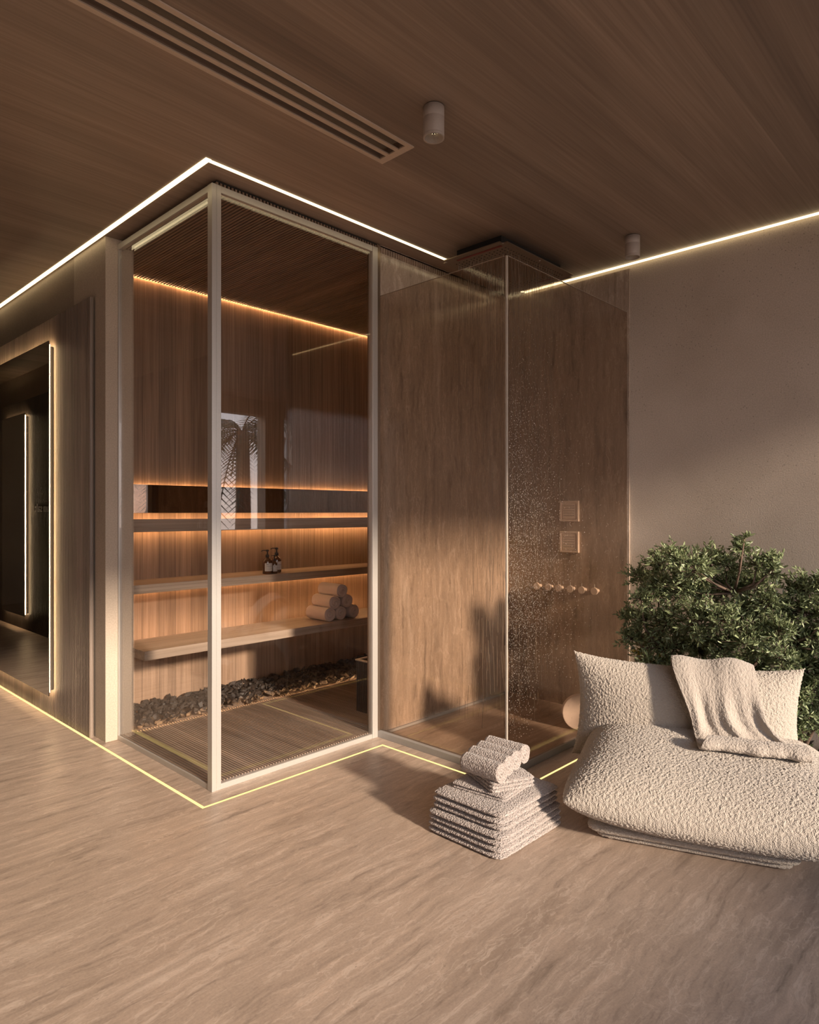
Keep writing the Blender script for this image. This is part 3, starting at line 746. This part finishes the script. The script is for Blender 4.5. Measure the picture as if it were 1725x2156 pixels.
# upright pale disc on the shower floor
dm = MB(); c0 = Vector((3.60, 2.03, .105)); ax = Vector((-.78, -.62, 0)).normalized()
dm.tube([c0-ax*.02, c0+ax*.02], .105, 64)
tag(dm.build('stone_disc', 'disc', bevel=.004), 'pale pink round stone disc standing on the shower floor behind the sofa', 'stone disc')

# ------------------------------------------------------------------ sofa
s_ = Vector((.36, -.933, 0)).normalized(); n_ = Vector((-.933, -.36, 0)).normalized()
PF = Vector((2.29, 1.366, 0))
def L(t, d, z): v = PF+s_*t-n_*d; return Vector((v.x, v.y, z))
so = thing('lounge_sofa', L(.57, .43, 0), 'low cream boucle lounge chair with pillow seat and backrest', 'sofa')
def xy(t, d): q = L(t, d, 0); return (q.x, q.y)
def mk(name, parts, rel, mat='sofa'):
    o = pad_obj(name, parts, mat, rel, so.location); o.location = (0, 0, 0); o.parent = so; return o
mk('base', [pad([xy(.07, .09), xy(.83, .09), xy(.84, .8), xy(.10, .8)], .020, .020, lambda a, b: .048, 16, .5, 220, 200), pad([xy(.10, .12), xy(.81, .12), xy(.82, .8), xy(.13, .8)], .016, .014, .0155, 16, .5, 120, 100)], ('CLOUDS', .0085, .0065))
def seat_z(a, b): return .180-.03*math.sin(PI*a)*(1-b)+.0*b
def seat_t(a, b): return .135+.04*b
mk('seat', [pad([xy(-.03, -.035), xy(1.15, -.035), xy(1.0, .87), xy(-.01, .86)], seat_t, .098, seat_z, 4.2, .50, 600, 480, .03, cr=.06)], ('CLOUDS', .0085, .0075))
# backrest: pad built flat then stood up
def backrest():
    W, Hh = 1.0, .47
    v, f = pad([(0, 0), (W, 0), (W, Hh), (0, Hh)], .125, .10, 0, 2.6, .55, 500, 280, .07)
    out = []
    for x, y, z in v:
        t = x-.075; d = .735-z+.10*(y/Hh-.5)*.6; zz = .12+y
        ear = .02*(abs(2*x/W-1)**4)*(y/Hh)
        out.append(tuple(L(t, d, zz+ear)))
    return out, f
mk('backrest', [backrest()], ('CLOUDS', .0085, .0075))

# throw over the backrest
def catmull(ps, u):
    n = len(ps)-1; x = u*n; i = min(int(x), n-1); t = x-i
    p0, p1, p2, p3 = ps[max(i-1, 0)], ps[i], ps[i+1], ps[min(i+2, n)]
    return [.5*((2*b)+(-a+c)*t+(2*a-5*b+4*c-d)*t*t+(-a+3*b-3*c+d)*t**3) for a, b, c, d in zip(p0, p1, p2, p3)]
ROWS = [ # tL, tR, d, z
    (.36, .72, .875, .36), (.37, .72, .86, .50), (.375, .72, .77, .615), (.385, .725, .655, .585), (.42, .735, .585, .50), (.455, .75, .562, .42),
    (.475, .80, .545, .365), (.49, .87, .50, .335), (.50, .89, .43, .338), (.505, .90, .39, .340), (.51, .905, .375, .350), (.515, .90, .395, .362), (.52, .89, .43, .366)]
NU, NV = 220, 280
vs = []; fs = []
for j in range(NV+1):
    b = j/NV; tl, tr, d, z = catmull(ROWS, b)
    hang = smooth_in(.28, .45, b)
    for i in range(NU+1):
        a = i/NU
        ph = a*2*PI*2.1+.6+.9*b
        fold = math.sin(ph)*.5+.5*math.sin(2.3*ph+1.3*b*3)*.5
        amp = .008+.036*hang*(1-smooth_in(.62, .85, b)*.8)
        t = tl+(tr-tl)*a+.012*math.sin(b*7+a*5)*hang
        dd = d-(fold*.5+.5)*amp-.006
        zz = z+(.012*math.sin(a*PI*1.0)*(1-hang)+.010*math.sin(a*9+1)*(1-hang))
        # droop of left lower edge
        zz -= .0*a
        vs.append(tuple(L(t, dd, zz)-L(.55, .6, .33)))
for j in range(NV):
    for i in range(NU):
        q = j*(NU+1)+i; fs.append((q, q+1, q+NU+2, q+NU+1))
me = bpy.data.meshes.new('throw_blanket'); me.from_pydata(vs, [], fs)
o = link('throw_blanket', me, 'throw', None, True); o.location = L(.55, .6, .33)
so_ = o.modifiers.new('thick', 'SOLIDIFY'); so_.thickness = .012; so_.offset = 1
disp(o, 'CLOUDS', .008, .0055)
tag(o, 'cream boucle throw blanket draped over the sofa backrest', 'blanket')

# ------------------------------------------------------------------ shrubs
def shrub(name, base, clusters, seed, label, nleaf, yellow=()):
    r = random.Random(seed); t = thing(name, base, label, 'shrub')
    base = Vector(base); wood_ = MB(); leaves = MB(); yl = MB()
    def leaf(mb, p, d, s):
        d = d.normalized(); a = d.cross(Vector((r.gauss(0, 1), r.gauss(0, 1), r.gauss(0, 1)))).normalized(); nn = d.cross(a)
        w_ = s*.17
        mb.add([p, p+d*s*.35+a*w_+nn*s*.05, p+d*s*.75+a*w_*.7+nn*s*.06, p+d*s, p+d*s*.75-a*w_*.7+nn*s*.06, p+d*s*.35-a*w_+nn*s*.05, p+d*s*.5],
               [(0, 1, 6), (1, 2, 6), (2, 3, 6), (3, 4, 6), (4, 5, 6), (5, 0, 6)])
    stems = []
    for k in range(3):
        p = base+Vector((r.uniform(-.05, .05), r.uniform(-.06, .06), 0)); pts = [p]; tgt = clusters[int(len(clusters)*(k+.5)/3)][0]
        for q in range(6):
            w_ = (q+1)/6; pts.append(p.lerp(tgt, w_*.8)+Vector((r.gauss(0, .018), r.gauss(0, .018), .05*math.sin(w_*PI)))); 
        wood_.tube(pts, [.016*(1-.6*i/6) for i in range(7)], 8); stems += pts[2:]
    for ci, (c, R) in enumerate(clusters):
        st = min(stems, key=lambda q: (q-c).length+max(0, q.z-c.z)*1.5)
        mid = st.lerp(c, .5)+Vector((r.gauss(0, .025), r.gauss(0, .025), -.02))
        wood_.tube([st, mid, c], [.0075, .005, .003], 6)
        ntw = max(6, int(nleaf*R*R/.01/12))
        for k in range(ntw):
            d = Vector((r.gauss(0, 1), r.gauss(0, 1), r.gauss(.35, 1))).normalized(); ln = R*r.uniform(.55, 1.25)
            e0 = c+d*R*.12; e1 = c+d*ln; d2 = (d+Vector((0, 0, .35))).normalized()
            wood_.tube([c, e1], [.0018, .0008], 3, False)
            mb = yl if (ci in yellow and r.random() < .28) else leaves
            for q in range(13):
                w_ = .22+.78*q/12; p = e0.lerp(e1, w_)+Vector((r.gauss(0, .004), r.gauss(0, .004), r.gauss(0, .004)))
                ld = (d2*.9+Vector((r.gauss(0, .75), r.gauss(0, .75), r.gauss(0, .6)))).normalized()
                leaf(mb, p, ld, r.uniform(.019, .032))
    local(wood_.build('branches', 'bark', None, True), t)
    o = local(leaves.build('foliage', 'leaf'), t)
    if yl.v: o = local(yl.build('yellow_foliage', 'leafy'), t); tag(o, 'yellowing leaves low in the shrub')
    return t
rr = random.Random(2)
def cl_(lst, xr):
    out = []
    for x, y, r in lst:
        X = rr.uniform(*xr); p = atX(x, y, X); out.append((p, r*(ray(x, y).x and (X/ray(x, y).x))/1410.5))
    return out
A = [(1345, 1215, 28), (1390, 1190, 36), (1425, 1180, 40), (1465, 1200, 44), (1495, 1180, 36), (1532, 1190, 32), (1562, 1158, 26), (1568, 1135, 15), (1595, 1190, 34), (1625, 1180, 22), (1622, 1205, 26),
     (1350, 1262, 30), (1385, 1240, 42), (1430, 1240, 48), (1480, 1250, 50), (1535, 1240, 48), (1585, 1235, 42), (1325, 1300, 26), (1360, 1310, 40), (1410, 1305, 48), (1465, 1310, 50), (1520, 1305, 48), (1575, 1290, 44), (1615, 1270, 40),
     (1330, 1345, 30), (1370, 1360, 42), (1420, 1365, 48), (1470, 1370, 46), (1525, 1370, 48), (1580, 1350, 48), (1625, 1330, 44), (1365, 1400, 34), (1410, 1410, 36), (1550, 1410, 40), (1600, 1400, 44), (1500, 1420, 36)]
shrub('leafy_shrub', (3.60, 1.28, .0), cl_(A, (3.48, 3.80)), 21, 'tall dense green shrub behind the left of the sofa, touching the shower wall', 640, yellow=(31, 32, 25))
B = [(1672, 1245, 30), (1700, 1235, 36), (1735, 1240, 36), (1655, 1285, 34), (1695, 1290, 46), (1740, 1300, 44), (1640, 1330, 36), (1680, 1345, 46), (1725, 1355, 48), (1650, 1390, 42), (1700, 1405, 48), (1745, 1410, 44),
     (1665, 1440, 40), (1710, 1460, 46), (1700, 1505, 40), (1735, 1500, 40), (1690, 1540, 24), (1715, 1530, 30), (1680, 1480, 36), (1690, 1580, 12), (1790, 1300, 44), (1800, 1400, 44), (1790, 1480, 44)]
shrub('leafy_shrub', (3.66, .87, .0), cl_(B, (3.42, 3.72)), 33, 'green shrub at the right picture edge with bare stems near the sofa', 640, yellow=(18,))
gb = scatter(330, (3.45, 3.93), (.35, 1.75), lambda x, y: rnd.uniform(.02, .07)+.03*smooth_in(3.45, 3.7, x), (1.0, 1.9))
gb.sort(key=lambda q: q[0].y*2+(3.9-q[0].x))
place(gb[:60], 'dark stone on the ground at the shrub stems beside the right end of the sofa', 'dark stones under the shrubs', 'garden_stone')
tag(merge(gb[60:]).build('garden_stones', 'rock'), 'strip of dark stones under the shrubs behind the sofa', 'stones', 'dark stones under the shrubs', 'stuff')

# ------------------------------------------------------------------ outside (seen in reflections)
struct(MB().box(-30, 40, -40, FY-.2, -.3, -.1).build('ground_outside', 'ground'))
struct(MB().box(10.1, 34, -9.3, -9.0, -.1, 5).build('wall_garden', 'outwall'))
def palm(x, y):
    t = thing('palm_tree', (x, y, -.1), 'dark palm tree outside, seen as a reflection in the sauna glass', 'tree')
    MB().tube([(0, 0, 0), (.03, .0, 1.5), (.0, .02, 3.0)], [.17, .15, .13], 12).build('trunk', 'bark', t, True)
    r = random.Random(4); fr = MB()
    for k in range(34):
        a = k*2.399; el = r.uniform(-.5, .9); pts = []
        for q in range(9):
            s = q/8*1.7; pts.append(Vector((math.cos(a)*s*math.cos(el*.7), math.sin(a)*s*math.cos(el*.7), 3.0+s*math.sin(el)-.42*s*s)))
        fr.tube(pts, .012, 4, False)
        for q in range(1, 8):
            for h in (0, .33, .66):
                p = pts[q].lerp(pts[q+1], h); d = (pts[q+1]-pts[q]).normalized(); sd_ = d.cross(Vector((0, 0, 1))).normalized()
                for sg in (-1, 1):
                    e_ = p+sd_*sg*.28+d*.16-Vector((0, 0, .14)); fr.add([p, p+d*.035, e_], [(0, 1, 2)])
    fr.build('fronds', 'palm', t)
palm(7.35, -6.0)
